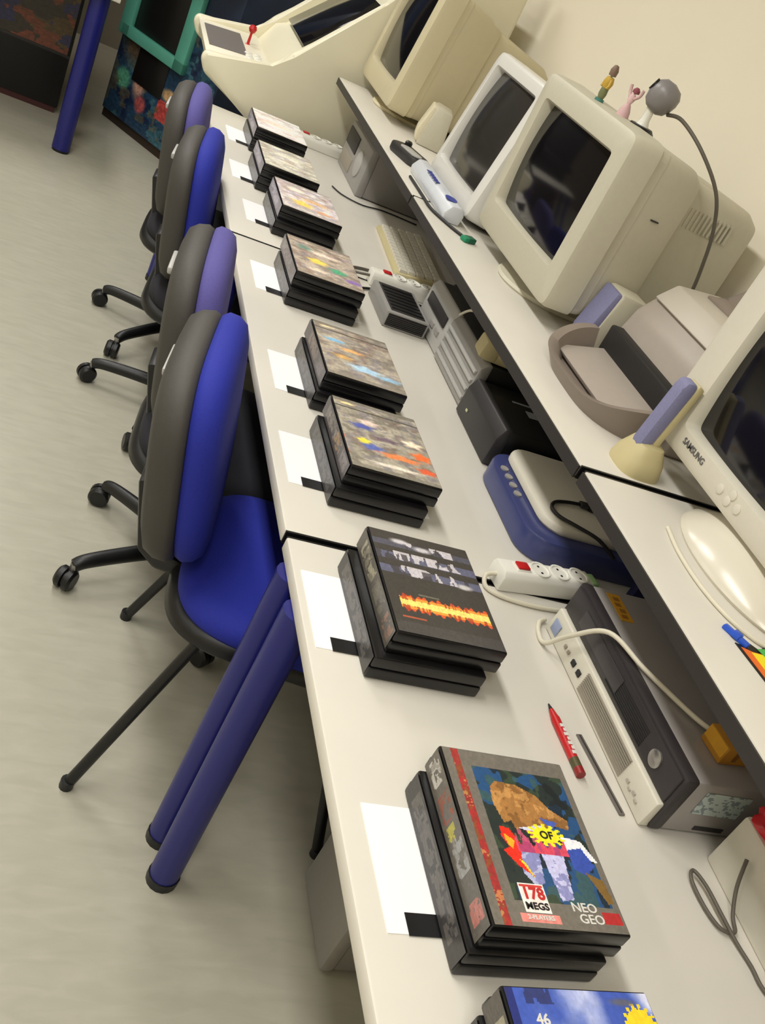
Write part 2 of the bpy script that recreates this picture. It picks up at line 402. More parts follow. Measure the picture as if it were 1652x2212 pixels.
def game_case(label, x, y, z, cover=None, sp=None, txt=None, rz=0., nx=1):
    t = thing('game_case', label, 'game case', (x, y, z), rz, 'boxed game cases in a row on the desks')
    box('tray', (0, 0, 0), (CW, CL, CH*.48), BLACKG, t, .003)
    lid = box('lid', (0.0008, 0.0008, CH*.5), (CW-.0008, CL-.0008, CH), BLACKG, t, .003)
    box('hinge', (.002, .01, CH*.46), (.006, CL-.01, CH*.54), BLACKG, t)
    if sp: sp.mesh('spine_print', frame((-.0006, CL/2, CH*.5), (0, 0, 1), (0, 1, 0)), CH-.005, CL-.008, t)
    if cover:
        cp = cover.mesh('cover_print', frame((CW/2, CL/2, CH+.0006), (1, 0, 0), (0, 1, 0)), CW-.007, CL-.007, t)
        if txt: txt(cp)
    return t
def uvp(u, v): return frame((.0035+u*(CW-.007), .0035+v*(CL-.007), CH+.001), (1, 0, 0), (0, 1, 0))
def txt_b(cp):
    text('megabit_number', '178', uvp(.355, .17), .0200, TXTR, cp, bold=.0006, sx=1.0)
    text('megabit_word', 'MEGS', uvp(.355, .106), .0118, TXTB, cp, bold=.0003, sx=1.05)
    text('player_count', '2-PLAYERS', uvp(.355, .049), .0076, TXTW, cp, bold=.0002)
    text('system_name', 'NEO', uvp(.715, .118), .0160, TXTW, cp, bold=.0002, sx=1.05)
    text('system_name', 'GEO', uvp(.745, .060), .0160, TXTW, cp, bold=.0002, sx=1.05)
    text('badge_word', 'OF', uvp(.63, .512), .0150, TXTB, cp, bold=.0003)
def txt_a(cp):
    text('megabit_number', '46', uvp(.20, .865), .0160, TXTW, cp, bold=.0004)
    text('megabit_word', 'MEGS', uvp(.20, .80), .0105, TXTW, cp, bold=.0002)
def txt_c(cp): pass
SPB = spine(3, [(.82, .97, (200, 196, 190)), (.6, .76, (150, 70, 50)), (.5, .58, (190, 180, 60)), (.3, .5, (160, 160, 160)), (.05, .16, (196, 120, 110))])
SPC = spine(5, [(.55, .9, (170, 164, 140)), (.25, .5, (120, 116, 104)), (.03, .2, (150, 110, 90))], base=(88, 84, 78))
SPD = spine(7, [(.5, .9, (150, 140, 130)), (.3, .5, (176, 140, 96)), (.05, .25, (140, 130, 128))], base=(92, 86, 84), ny=70)
SPE = spine(9, [(.4, .8, (150, 132, 118)), (.1, .3, (128, 118, 120))], base=(96, 90, 88), ny=60)
SPF = spine(11, [(.3, .9, (150, 142, 140))], base=(112, 104, 106), ny=50)
SPG = spine(13, [(.2, .9, (196, 190, 200))], base=(138, 132, 140), ny=50)
SPL = spine(15, [(.1, .9, (100, 96, 92))], base=(62, 60, 60), ny=50)
C_d = cover_mix((128, 122, 110), [(.25, .62, .16, .05, (60, 70, 140)), (.34, .70, .14, .05, (206, 180, 170)), (.22, .4, .09, .05, (222, 200, 60)), (.3, .33, .15, .06, (70, 84, 150)), (.82, .55, .14, .06, (226, 205, 180)), (.88, .38, .14, .07, (222, 92, 40)), (.6, .28, .3, .05, (214, 116, 64)), (.88, .18, .14, .05, (206, 80, 46)), (.5, .5, .2, .04, (90, 74, 88)), (.5, .12, .4, .03, (200, 190, 176)), (.15, .93, .12, .02, (220, 190, 130))], 31, 80, 106, 7)
C_e = cover_mix((136, 128, 116), [(.2, .68, .18, .04, (106, 160, 200)), (.4, .55, .2, .04, (206, 150, 90)), (.5, .25, .25, .08, (150, 184, 214)), (.8, .2, .2, .05, (130, 168, 196)), (.25, .38, .16, .05, (190, 150, 90)), (.15, .93, .12, .02, (226, 206, 160))], 33, 70, 92, 10)
C_f = cover_mix((150, 138, 126), [(.35, .45, .18, .09, (232, 196, 80)), (.65, .35, .16, .08, (60, 150, 110)), (.5, .7, .3, .06, (220, 196, 180)), (.85, .2, .16, .06, (120, 90, 160)), (.2, .75, .15, .08, (90, 120, 110)), (.3, .2, .2, .05, (206, 190, 170))], 35, 60, 80, 9)
C_g = cover_mix((186, 176, 172), [(.35, .3, .22, .12, (232, 182, 80)), (.6, .5, .3, .08, (206, 160, 120)), (.3, .75, .2, .08, (214, 214, 190)), (.7, .2, .2, .06, (206, 150, 110))], 37, 50, 66, 9)
C_h = cover_mix((182, 178, 164), [(.5, .7, .4, .1, (196, 192, 176)), (.5, .3, .3, .06, (170, 164, 150))], 39, 40, 54, 10)
C_i = cover_mix((214, 204, 196), [(.4, .5, .4, .12, (222, 186, 170)), (.7, .3, .25, .08, (206, 196, 190))], 41, 40, 54, 10)
STACKS = [
 # x, y, cover, spine, text, look, offset of upper case
 (.588, .205, cover_a(), SPC, txt_a, 'blue sky cover and yellow badge', (.006, .008)),
 (.597, .513, cover_b(), SPB, txt_b, 'grey cover with red stripe reading 178 MEGS', (.010, .007)),
 (.577, .951, cover_c(), SPC, txt_c, 'black cover with flame coloured logo', (.018, .014)),
 (.587, 1.368, C_d, SPD, None, 'grey cover with orange and blue artwork', (.013, .016)),
 (.600, 1.708, C_e, SPE, None, 'tan cover with pale blue artwork', (.008, .014)),
 (.605, 2.205, C_f, SPF, None, 'cover of yellow, green and violet artwork', (.004, .020)),
 (.622, 2.680, C_g, SPG, None, 'pale cover with orange artwork', (.006, .018)),
 (.606, 3.035, C_h, SPG, None, 'plain greyish cover', (.004, .006)),
 (.622, 3.440, C_i, SPG, None, 'pinkish white cover at the far desk end', (.004, .010)),
]
SHORT = ['blue sky', 'red striped', 'flame logo', 'orange and blue', 'tan and pale blue', 'yellow, green and violet', 'pale orange', 'plain greyish', 'farthest pinkish white']
for i, (x, y, cv, sp, tx, look, (ox, oy)) in enumerate(STACKS):
    # label card with a black band, under the stack
    t = thing('label_card', f'white label card under the {SHORT[i]} game cases', 'card', (x-.066, y+.046, DZ), group='white label cards under the game cases')
    box('sheet', (0, 0, 0), (.285, .172, .0012), PAPER, t)
    box('black_band', (.026, -.002, .0012), (.12, .026, .0022), BLACKP, t)
    zz = DZ+.0023
    game_case(f'lower black game case in the {SHORT[i]} stack', x, y, zz, None, SPL)
    game_case(f'upper game case with the {look}', x+ox, y+oy, zz+CH+.0003, cv.gain(1.12 if i < 3 else 1.28), sp, tx)  # gain puts the ceiling light reflected by glossy covers into their colour

# ================================================================== things on the worktops
def power_strip(loc, rz, label, n_sock=3, L=.21):
    t = thing('power_strip', label, 'power strip', loc, rz, 'white power strips on the desks')
    prism('body', [(-.026, 0), (.026, 0), (.026, .030), (.019, .041), (-.019, .041), (-.026, .030)], 0, L, WHITEP, t, .004, axis='x')
    sw = box('switch_bezel', (.030, -.013, .0405), (.062, .013, .0425), WHITEP, t, .001)
    box('switch', (.033, -.010, .0425), (.059, .010, .047), REDP, t, .002)
    for k in range(n_sock):
        x = .088+k*.046
        s = lathe('socket', [(.021, .0408), (.021, .0432), (.0175, .0432), (.0165, .0412), (.0, .0412)], WHITEP, t, n=20, loc=(x, 0, 0))
        for dy in (-.009, .009): lathe('socket_hole', [(.0026, .0413), (.0026, .0418), (0, .0418)], BLACKP, s, n=8, loc=(0, dy, 0))
    return t
p = power_strip((.893, 1.262, DZ), .14, 'white power strip with red switch beside the grey computer')
tube('cord', [(.004, 0, .02), (-.022, -.004, .016), (-.026, -.024, .006), (.0, -.046, .005), (.07, -.062, .005), (.15, -.062, .005), (.175, -.04, .005)], .0042, CABLEW, p)
box('green_plug', (.205, -.02, .012), (.222, .012, .042), mat('pale_green', (150, 190, 130), .5), p, .003)
p = power_strip((.905, 2.578, DZ), .02, 'white power strip with red switch beyond the violet and yellow game case', L=.19)
tube('cord', [(.0, 0, .02), (-.03, .006, .014), (-.05, .03, .006), (-.03, .065, .005), (.05, .085, .005), (.2, .075, .005)], .004, CABLEG, p)
p = power_strip((.83, 3.835, DZ), .03, 'white power strip at the far end of the desks', L=.2)
tube('cord', [(.2, 0, .02), (.24, .0, .01), (.3, .004, .006), (.4, .0, .006)], .004, CABLEG, p)

# marker and stick
t = thing('marker_pen', 'red marker pen with a conical tip lying on the desk', 'pen', (.897, .962, DZ+.0075), math.radians(-88.5))
tube('barrel', [(.030, 0, 0), (.136, 0, 0)], .0072, REDP, t, n=14, curve=False)
tube('grip', [(.012, 0, 0), (.030, 0, 0)], .0038, REDP, t, n=14, curve=False, r2=.0066)
tube('tip', [(.0, 0, 0), (.0125, 0, 0)], .0012, BLACKP, t, n=10, curve=False, r2=.0036)
tube('end_plug', [(.1255, 0, 0), (.1375, 0, 0)], .0074, mat('dark_red_plastic', (140, 26, 28), .4), t, n=14, curve=False)
tube('dark_ring', [(.108, 0, 0), (.125, 0, 0)], .0073, mat('olive_band', (80, 74, 40), .5), t, n=14, curve=False)
boxes('barrel_marks', [((.046+.0085*k, -.003+.002*(k%2), .0062), (.052+.0085*k, .0025+.001*(k%3), .0078)) for k in range(7)], TXTW, t)
t = thing('steel_ruler', 'narrow grey metal strip lying beside the red marker', 'ruler', (.9375, .913, DZ), math.radians(-84.5))
box('blade', (0, -.0052, 0), (.147, .0052, .003), mat('dull_metal', (120, 114, 108), .45, metal=.3), t, .0008)
box('groove', (.002, -.001, .003), (.144, .001, .0034), DKGREY, t)

# grey desktop computer under the shelf
t = thing('desktop_computer', 'grey desktop computer lying under the shelf with white front band', 'computer', (.985, .748, DZ))
PW, PL_, PH = .36, .418, .108
box('case', (.022, 0, .006), (PW, PL_, PH), mat('grey_case_metal', (156, 151, 148), .35, metal=.25, noise=.05, nscale=20), t, .004)
box('front_frame', (.0, -.002, .004), (.024, PL_+.002, PH+.002), mat('charcoal_plastic', (48, 44, 46), .4), t, .006)
fb = prism('lower_front_band', [(-.014, .002), (.004, .002), (.004, .052), (-.010, .050)], .004, PL_-.004, BEIGEL, t, .003)
ub = box('upper_front_band', (-.004, .006, .054), (.004, PL_-.006, PH-.004), mat('charcoal_plastic'), t, .002)
for k in range(9):
    box('vent_slot', (-.0150+.0004*k*.25, .085, .0085+k*.0042), (-.0085, .262, .0103+k*.0042), mat('slot_grey', (150, 142, 128), .6), fb)
for k in range(8):
    box('vent_slot', (-.0050, .10, .0605+k*.0042), (-.0035, .235, .0622+k*.0042), BLACKP, ub)
boxes('port', [((-.0152, .275, .02), (-.011, .286, .029)), ((-.0152, .298, .02), (-.011, .309, .029))], BLACKP, fb)
boxes('audio_jack', [((-.0152, .325, .022), (-.012, .331, .028)), ((-.0152, .339, .022), (-.012, .345, .028))], mat('slot_grey'), fb)
boxes('worn_emblem', [((-.0150, .03+.011*k, .016+.004*(k%2)), (-.0125, .037+.011*k, .019+.005*(k%2))) for k in range(4)], mat('faded_ink', (176, 168, 156), .6), fb)
box('badge', (-.0146, .378, .012), (-.0125, .402, .036), mat('blue_badge', (150, 160, 190), .4), fb, .001)
pb = lathe('power_button', [(.0, 0), (.014, 0), (.014, .003), (.011, .0045), (.0, .005)], STEEL, ub, n=24, loc=(-.004, .062, .079), rot=(0, -math.pi/2, 0))
box('drive_door', (-.0058, .2, .066), (-.004, .36, .094), mat('charcoal_lighter', (62, 58, 60), .35), ub, .001)
sk = Canvas(30, 16, (190, 204, 200)); sk.put(sk.noise(12, 8, 2) > .55, (110, 120, 130), .7)
sk.mesh('side_label', frame((.09, -.0008, .07), (1, 0, 0), (0, 0, 1)), .085, .045, t)
box('side_slot', (.075, -.001, .014), (.13, .003, .022), DKGREY, t)
go = box('gold_sticker', (.045, .335, PH), (.072, .405, PH+.0008), GOLD, t)
boxes('sticker_marks', [((.051+.003*(k%2), .342+.015*k, PH+.0008), (.066-.003*((k+1)%2), .351+.015*k, PH+.0012)) for k in range(4)], mat('brown_ink', (150, 100, 28), .6), go)
# cable over the computer, ochre box on it
tag(tube('network_cable', [(1.1, .83, DZ+.118), (1.06, .87, DZ+.117), (1.01, .96, DZ+.116), (.974, 1.03, DZ+.117), (.952, 1.075, DZ+.06), (.944, 1.105, DZ+.012), (.945, 1.135, DZ+.006), (.958, 1.166, DZ+.006), (.975, 1.178, DZ+.006)], .0042, CABLEW),
    'white cable draped over the grey desktop computer', 'cable')
t = thing('ochre_box', 'small ochre cardboard box on the grey desktop computer', 'box', (1.062, .79, DZ+PH+.0005), .06)
box('carton', (0, 0, 0), (.15, .05, .032), OCHRE, t, .002)
box('flap', (-.001, .002, .010), (.002, .048, .031), GOLD, t)
box('tape', (.02, -.0008, .008), (.028, .0005, .031), mat('brown_tape', (130, 84, 26), .4), t)

# beige unit at the near right, with red packet and looped cable
t = thing('beige_console', 'cream plastic unit at the right edge beside the looped grey cable', 'computer', (1.075, .36, DZ))
box('body', (0, 0, 0), (.30, .352, .100), BEIGEL, t, .006)
box('drawer_front', (-.004, .012, .012), (.004, .17, .09), mat('darker_beige', (176, 168, 146), .5), t, .002)  # drawer front in a darker beige than the body
boxes('groove', [((-.001, .176, .004), (.002, .180, .097))], DKGREY, t)
t = thing('red_packet', 'crumpled red packet on the cream unit at right edge', 'packet', (1.100, .674, DZ+.1005))
bm = bmesh.new(); bmesh.ops.create_icosphere(bm, subdivisions=3, radius=.03)
for v in bm.verts:
    k = 1+.25*math.sin(v.co.x*210+v.co.y*90)*math.cos(v.co.z*170); v.co = Vector((v.co.x*1.3*k, v.co.y*1.2*k, max(v.co.z*.7*k, -.016)+.016))
finish('wrapper', bm, mat('red_foil', (186, 24, 36), .35, noise=.2, nscale=60), t)
prism('crimped_end', [(.03, .004), (.055, .0), (.055, .002), (.03, .02)], -.02, .02, mat('red_foil'), t, .001)
tag(tube('looped_cable', [(1.0665, .66, DZ+.07), (1.063, .64, DZ+.035), (1.060, .615, DZ+.01), (1.052, .592, DZ+.006), (1.030, .596, DZ+.006), (1.020, .625, DZ+.006), (1.018, .665, DZ+.008), (1.028, .680, DZ+.01), (1.034, .655, DZ+.013), (1.036, .61, DZ+.013), (1.046, .575, DZ+.006), (1.052, .545, DZ+.005), (1.052, .52, DZ+.005), (1.060, .495, DZ+.005), (1.068, .47, DZ+.005), (1.070, .43, DZ+.005)], .0028, CABLEG),
    'thin grey cable looped on the desk in front of the cream unit', 'cable')
lc = bpy.data.objects['looped_cable']
box('blue_plug', (1.062, .40, DZ+.001), (1.0735, .435, DZ+.012), mat('blue_plug_plastic', (20, 74, 130), .4), lc, .002)

# flat scanner with blue front
t = thing('flatbed_scanner', 'cream flatbed scanner with rounded blue front edge under the shelf', 'scanner', (.985, 1.352, DZ))
def rrect(x0, y0, x1, y1, r, n=6):
    P = []
    for cx, cy, a0 in ((x1-r, y1-r, 0), (x0+r, y1-r, 90), (x0+r, y0+r, 180), (x1-r, y0+r, 270)):
        for k in range(n+1):
            a = math.radians(a0+90*k/n); P.append((cx+r*math.cos(a), cy+r*math.sin(a)))
    return P
def slab(name, P0, z0, z1, material, parent, inset=.004, **k):
    cx = sum(p[0] for p in P0)/len(P0); cy = sum(p[1] for p in P0)/len(P0)
    def R(z, d):
        out = []
        for x, y in P0:
            L = math.hypot(x-cx, y-cy) or 1; out.append((x-(x-cx)/L*d, y-(y-cy)/L*d, z))
        return out
    return loft(name, [R(z0, inset), R(z0+inset, 0), R(z1-inset, 0), R(z1-inset*.3, inset*.4), R(z1, inset*1.4)], material, parent, **k)
SCB = mat('scanner_blue', (60, 66, 112), .25, noise=.05, nscale=30)
slab('base', rrect(0, 0, .37, .315, .06), 0, .055, SCB, t, .006)
slab('lid', rrect(.035, .03, .372, .312, .05), .055, .078, BEIGEL, t, .006)
for k in range(4):
    lathe('button', [(.0, .0), (.009, 0), (.009, .003), (.0, .004)], GREYP, t, n=14, loc=(.018, .15+k*.03, .055))
tag(tube('adapter_cable', [(1.145, 1.478, DZ+.086), (1.10, 1.475, DZ+.084), (1.062, 1.462, DZ+.083), (1.045, 1.435, DZ+.083), (1.055, 1.41, DZ+.083), (1.085, 1.39, DZ+.084), (1.13, 1.368, DZ+.08), (1.17, 1.348, DZ+.06)], .0038, CABLEB), 'black cable curled on the lid of the scanner', 'cable')
t = thing('cable_plug', 'black plug lying on the lid of the scanner', 'plug', (1.148, 1.478, DZ+.0785), .02)
box('plug_body', (0, -.011, 0), (.07, .011, .016), BLACKP, t, .004)
tube('strain_relief', [(.07, 0, .008), (.1, .004, .007)], .006, BLACKP, t, n=10, curve=False, r2=.003)
box('prong_block', (-.02, -.008, .003), (0, .008, .012), DKGREY, t, .002)

# black computer
t = thing('black_computer', 'black desktop computer with silver and yellow stickers under the shelf', 'computer', (1.005, 1.69, DZ))
box('case', (.03, 0, .004), (.37, .225, .095), BLACKP, t, .004)
prism('front_bezel', [(0, .004), (.032, .002), (.032, .097), (.014, .097), (.002, .07)], -.002, .228, DKGREY, t, .004)
box('power_light', (-.0005, .17, .03), (.004, .18, .036), mat('pale_led', (190, 190, 150), .4), t)
box('silver_sticker', (.11, .1, .095), (.165, .13, .0958), mat('silver_sticker', (150, 152, 156), .35), t)
box('yellow_sticker', (.2, .035, .095), (.30, .085, .0958), GOLD, t)
box('silver_strip', (.085, .155, .095), (.15, .162, .0958), mat('silver_sticker'), t)

# grey computer beyond
t = thing('grey_computer', 'light grey desktop computer with ribbed front under the shelf', 'computer', (1.018, 1.935, DZ))
box('case', (.03, 0, .004), (.36, .49, .125), BLACKP, t, .004)
fr = prism('front_panel', [(0, .004), (.032, .002), (.032, .127), (.02, .127), (.004, .11)], -.002, .26, GREYP, t, .004)
for k in range(4): box('front_rib', (-.004, .004, .022+k*.024), (.003, .25, .030+k*.024), mat('pale_grey', (176, 174, 170), .45), fr, .001)
fr2 = prism('drive_panel', [(.004, .004), (.032, .002), (.032, .127), (.02, .127), (.008, .11)], .264, .49, mat('pale_grey'), t, .004)
box('drive_slot', (.001, .29, .07), (.006, .46, .1), DKGREY, fr2, .001)
boxes('drive_buttons', [((.001, .30, .04), (.006, .33, .052)), ((.001, .35, .04), (.006, .38, .052))], GREYP, fr2)
# old mouse / handset on it
t = thing('yellowed_gadget', 'yellowed plastic gadget lying on the light grey computer', 'gadget', (1.045, 1.975, DZ+.1275), -.12)
prism('gadget_body', [(-.02, 0), (.2, 0), (.205, .02), (.16, .034), (.04, .034), (-.02, .045), (-.03, .02)], -.028, .028, BEIGED, t, .008)
prism('raised_end', [(-.035, .005), (.012, .005), (.012, .05), (-.03, .05)], -.032, .032, BEIGED, t, .008)
tag(tube('white_wire', [(1.03, 2.19, DZ+.131), (1.035, 2.15, DZ+.165), (1.045, 2.08, DZ+.185), (1.055, 2.02, DZ+.178)], .0034, CABLEW), 'white wire arching to the yellowed gadget', 'cable')
# network switch with dark ribbed face
t = thing('network_switch', 'small grey box with dark ribbed face in front of the grey computer', 'network switch', (.888, 2.285, DZ))
box('casing', (0, 0, 0), (.125, .20, .045), GREYP, t, .004)
box('vent_panel', (.006, -.002, .006), (.118, .004, .04), BLACKP, t, .001)
for k in range(6): box('vent_rib', (.008, -.004, .010+k*.0048), (.116, .0, .0122+k*.0048), DKGREY, t)
box('top_panel', (.012, .012, .045), (.113, .188, .047), DKGREY, t, .001)
for k in range(7): box('top_rib', (.016, .022+k*.023, .047), (.109, .034+k*.023, .0495), BLACKP, t, .0005)
tag(tube('black_cable', [(.80, 2.43, DZ+.0045), (.85, 2.48, DZ+.005), (.92, 2.522, DZ+.0045), (1.0, 2.524, DZ+.0045), (1.12, 2.518, DZ+.0045), (1.22, 2.512, DZ+.005)], .0036, CABLEB), 'black cable running across the desk past the ribbed grey box', 'cable')
# beige keyboard under the shelf
t = thing('beige_keyboard', 'yellowed keyboard half under the shelf on the far desk', 'keyboard', (1.02, 2.70, DZ), -.06)
prism('keyboard_base', [(0, 0), (.16, 0), (.16, .03), (0, .014)], 0, .42, BEIGED, t, .003)
kr = MATS['beige_plastic']
for r in range(5):
    for k in range(14):
        if r < 2 or k % 1 == 0:
            box('key', (.012+r*.028, .012+k*.0285, .016+r*.0028), (.034+r*.028, .037+k*.0285, .025+r*.0028), BEIGEL, t, 0, smooth=0)
t = thing('black_adapter', 'black power adapter under the shelf near the yellowed keyboard', 'adapter', (1.2, 2.62, DZ))
box('brick', (0, 0, 0), (.14, .07, .05), BLACKP, t, .006)
box('rating_label', (.02, .01, .05), (.1, .06, .0506), DKGREY, t)
# grey tower at the far end
t = thing('grey_tower_computer', 'grey computer lying under the far end of the shelf with round badge', 'computer', (1.015, 3.40, DZ))
box('case', (.03, 0, .003), (.36, .385, .165), mat('grey_case_dark', (134, 130, 126), .4, noise=.05, nscale=20), t, .005)
box('front_bezel', (0, -.002, 0), (.032, .387, .168), GREYP, t, .008)
lathe('round_badge', [(.0, 0), (.045, 0), (.045, .004), (.038, .007), (.0, .009)], mat('pale_grey'), t, n=28, loc=(0, .1, .085), rot=(0, -math.pi/2, 0))
box('drive_door', (-.004, .19, .09), (.002, .37, .15), DKGREY, t, .002)
box('lower_vent', (-.003, .19, .02), (.002, .37, .07), mat('slot_grey'), t, .002)
tag(tube('thin_cable', [(.93, 3.40, DZ+.004), (.96, 3.34, DZ+.004), (1.03, 3.31, DZ+.004), (1.12, 3.34, DZ+.004), (1.25, 3.33, DZ+.004)], .0025, CABLEB), 'thin black cable in front of the far grey computer', 'cable')
# tower under the near desk
t = thing('tower_computer', 'dusty grey tower computer standing on the floor under the near desk', 'computer', (.80, .93, 0))
box('case', (.03, 0, .012), (.46, .20, .43), mat('grey_case_dark'), t, .005)
box('front_bezel', (0, -.003, .008), (.032, .203, .434), GREYP, t, .01)
box('drive_bay', (-.004, .02, .3), (.002, .18, .345), DKGREY, t, .002)
box('drive_bay', (-.004, .02, .36), (.002, .18, .405), mat('pale_grey'), t, .002)
lathe('power_button', [(0, 0), (.012, 0), (.012, .005), (0, .006)], STEEL, t, n=18, loc=(0, .1, .22), rot=(0, -math.pi/2, 0))
for sx in (.05, .4):
    for sy in (.03, .17): lathe('rubber_foot', [(.012, 0), (.012, .012), (0, .012)], BLACKP, t, n=12, loc=(sx, sy, 0))

# ================================================================== things on the shelf
def crt(name, label, loc, rz, W_, H_, D_, zb, material, glass, tilt=0., scr=None, tail=.66, base_r=.14, base_c=(.13, 0), bez=.05, chin=.07):
    """front faces local -x; origin at shelf under the screen centre; zb = bezel bottom height"""
    t = thing(name, label, 'monitor', loc, rz)
    ct, st = math.cos(tilt), math.sin(tilt)
    def T(x, y, z):                                   # tilt backwards about the bottom front edge
        return (x*ct+(z-zb)*st, y, zb+(z-zb)*ct-x*st)
    def rr(x, w, h, cz, e, n=72): return [T(x, p, cz+q) for p, q in sell(n, w/2, h/2, e)]
    cz = zb+H_/2
    sw0, sw1 = W_-2*bez, H_-bez-chin; sz = zb+chin+sw1/2
    rings = [rr(.03, sw0, sw1, sz, 34), rr(.012, sw0, sw1, sz, 34), rr(.0, sw0+.012, sw1+.012, sz, 30), rr(.0, W_-.03, H_-.03, cz, 26), rr(.006, W_-.008, H_-.008, cz, 22), rr(.02, W_, H_, cz, 20), rr(.075, W_, H_, cz, 20), rr(.08, W_-.008, H_-.008, cz, 20), rr(.10, W_-.012, H_-.012, cz, 20)]
    loft('front_bezel', rings, material, t, cap=False, smooth=35)
    body = [rr(.085, W_-.012, H_-.012, cz, 20), rr(.19, W_-.03, H_-.035, cz-.002, 16), rr(.212, W_-.05, H_-.055, cz-.004, 14), rr(.24, W_*tail+.03, H_*.88, cz-.008, 12), rr(.25, W_*tail, H_*.86, cz-.010, 12), rr(D_*.93, W_*tail*.94, H_*.78, cz-.016, 12), rr(D_, W_*tail*.88, H_*.70, cz-.018, 12)]
    b = loft('rear_housing', body, material, t, smooth=35)
    # convex screen
    n = 14; bm = bmesh.new(); V = {}
    for i in range(n+1):
        for j in range(n+1):
            a = (i/n-.5); c = (j/n-.5); x = .006+.045*(a*a+c*c)
            V[i, j] = bm.verts.new(T(x, a*sw0, sz+c*sw1))
    for i in range(n):
        for j in range(n): bm.faces.new((V[i, j], V[i+1, j], V[i+1, j+1], V[i, j+1]))
    finish('screen', bm, glass, t, smooth=180)
    lathe('swivel_base', [(base_r*.97, 0), (base_r, .005), (base_r*.97, .012), (base_r*.7, .022), (base_r*.5, .03), (base_r*.48, max(zb+.02, .032)), (0, max(zb+.02, .032))], material, t, n=36, loc=(base_c[0], base_c[1], 0))
    t['_T'] = 1; del t['_T']
    return t, T
CRT_Y = 2.145
big, TB = crt('crt_monitor', 'big beige tube monitor with dark screen carrying the webcam', (1.045, CRT_Y, SZ), 0, .54, .40, .47, .042, BEIGE, GLASS, 0., tail=.62, base_r=.15, base_c=(.16, 0), bez=.062, chin=.082)
for k in range(12): box('side_vent', (.26+k*.012, -.1675, .30), (.265+k*.012, -.160, .345), BEIGE, big)
box('side_mark', (.135, -.2625, .30), (.155, -.255, .303), DKGREY, big)
mon2, TM = crt('crt_monitor', 'white tube monitor with grey screen between the two beige monitors', (1.035, 2.675, SZ), 0, .43, .385, .42, .02, mat('glossy_white_plastic', (222, 220, 214), .2, noise=.02, nscale=40), SCRGREY, .14, tail=.7, base_r=.13, base_c=(.17, 0), bez=.045, chin=.06)
far, TF = crt('crt_monitor', 'beige tube monitor at the far end of the shelf by the arcade cabinet', (1.0, 3.665, SZ), 0, .50, .43, .50, .04, mat('yellowish_beige_plastic', (200, 190, 158), .5, noise=.03, nscale=60), GLASS, .10, tail=.8, base_r=.15, base_c=(.17, 0), bez=.06, chin=.08)  # a slightly yellower beige than the other beige monitors
sam, TS = crt('crt_monitor', 'beige tube monitor lettered SAMSUNG nearest the camera', (1.085, 1.118, SZ), 0, .53, .44, .46, .062, BEIGEL, GLASS, .02, tail=.6, base_r=.01, base_c=(.2, 0), bez=.085, chin=.055)
lathe('swivel_dish', [(.165, 0), (.172, .006), (.165, .016), (.13, .036), (.10, .052), (.06, .066), (.0, .07)], mat('glossy_beige_plastic', (216, 210, 194), .22), sam, n=48, loc=(.07, -.075, 0), sx=.62, sy=1.0)
text('brand_lettering', 'SAMSUNG', frame(TS(-.001, .125, .062+.034), (0, -1, 0), (0, 0, 1)), .016, TXTG, sam, bold=.0002)
for k, (dy, dz) in enumerate(((.022, .03), (-.006, .026), (-.010, .040), (-.034, .03))):
    bl = lathe('front_button', [(.0, 0), (.0085, 0), (.0085, .003), (.006, .004), (0, .004)], BEIGEL, sam, n=16, loc=TS(0.001, dy, .062+dz), rot=(0, -math.pi/2, 0))
tag(tube('monitor_cable', [(1.035, 1.13, SZ+.004), (1.02, 1.06, SZ+.004), (1.018, .98, SZ+.004), (1.035, .91, SZ+.004), (1.075, .865, SZ+.004), (1.13, .87, SZ+.004)], .0035, CABLEW), 'white cable curving round the foot of the SAMSUNG monitor', 'cable')
tag(tube('monitor_wire', [(1.19, .975, SZ+.052), (1.165, .935, SZ+.03), (1.135, .90, SZ+.012), (1.09, .852, SZ+.004), (1.06, .84, SZ+.004)], .003, CABLEW), 'thin white wire dropping behind the foot of the SAMSUNG monitor', 'cable')

# webcam on the big monitor
CT = SZ+.042+.40
t = thing('webcam', 'grey ball webcam standing on top of the big beige monitor', 'webcam', (1.135, CRT_Y-.105, CT-.010), -.5); t.scale = (.85, .85, .85)
lathe('base', [(.0, 0), (.036, 0), (.038, .006), (.03, .015), (.0, .018)], BLACKP, t, n=24)
lathe('stand', [(.018, .015), (.012, .03), (.011, .055), (.016, .07), (.0, .075)], WHITEP, t, n=20)
hd = lathe('head', [(.0, -.042), (.018, -.04), (.032, -.03), (.039, -.012), (.040, .006), (.036, .022), (.024, .035), (.0, .04)], mat('webcam_grey', (128, 124, 124), .35, noise=.08, nscale=40), t, n=28, loc=(.012, 0, .095), rot=(0, .35, 0))
lathe('lens_ring', [(.016, 0), (.016, .006), (.011, .006), (.009, .002), (0, .002)], BLACKP, hd, n=20, loc=(-.036, 0, .004), rot=(0, -math.pi/2, 0))
tag(tube('webcam_cable', [(1.165, 2.02, CT+.045), (1.18, 1.98, CT+.05), (1.215, 1.91, CT+.02), (1.27, 1.865, CT-.035), (1.31, 1.858, CT-.10), (1.335, 1.858, CT-.17), (1.355, 1.862, CT-.25), (1.355, 1.87, CT-.33), (1.34, 1.88, SZ+.03), (1.33, 1.9, SZ+.006)], .0042, CABLEG), 'grey webcam cable hanging down beside the big beige monitor', 'cable')
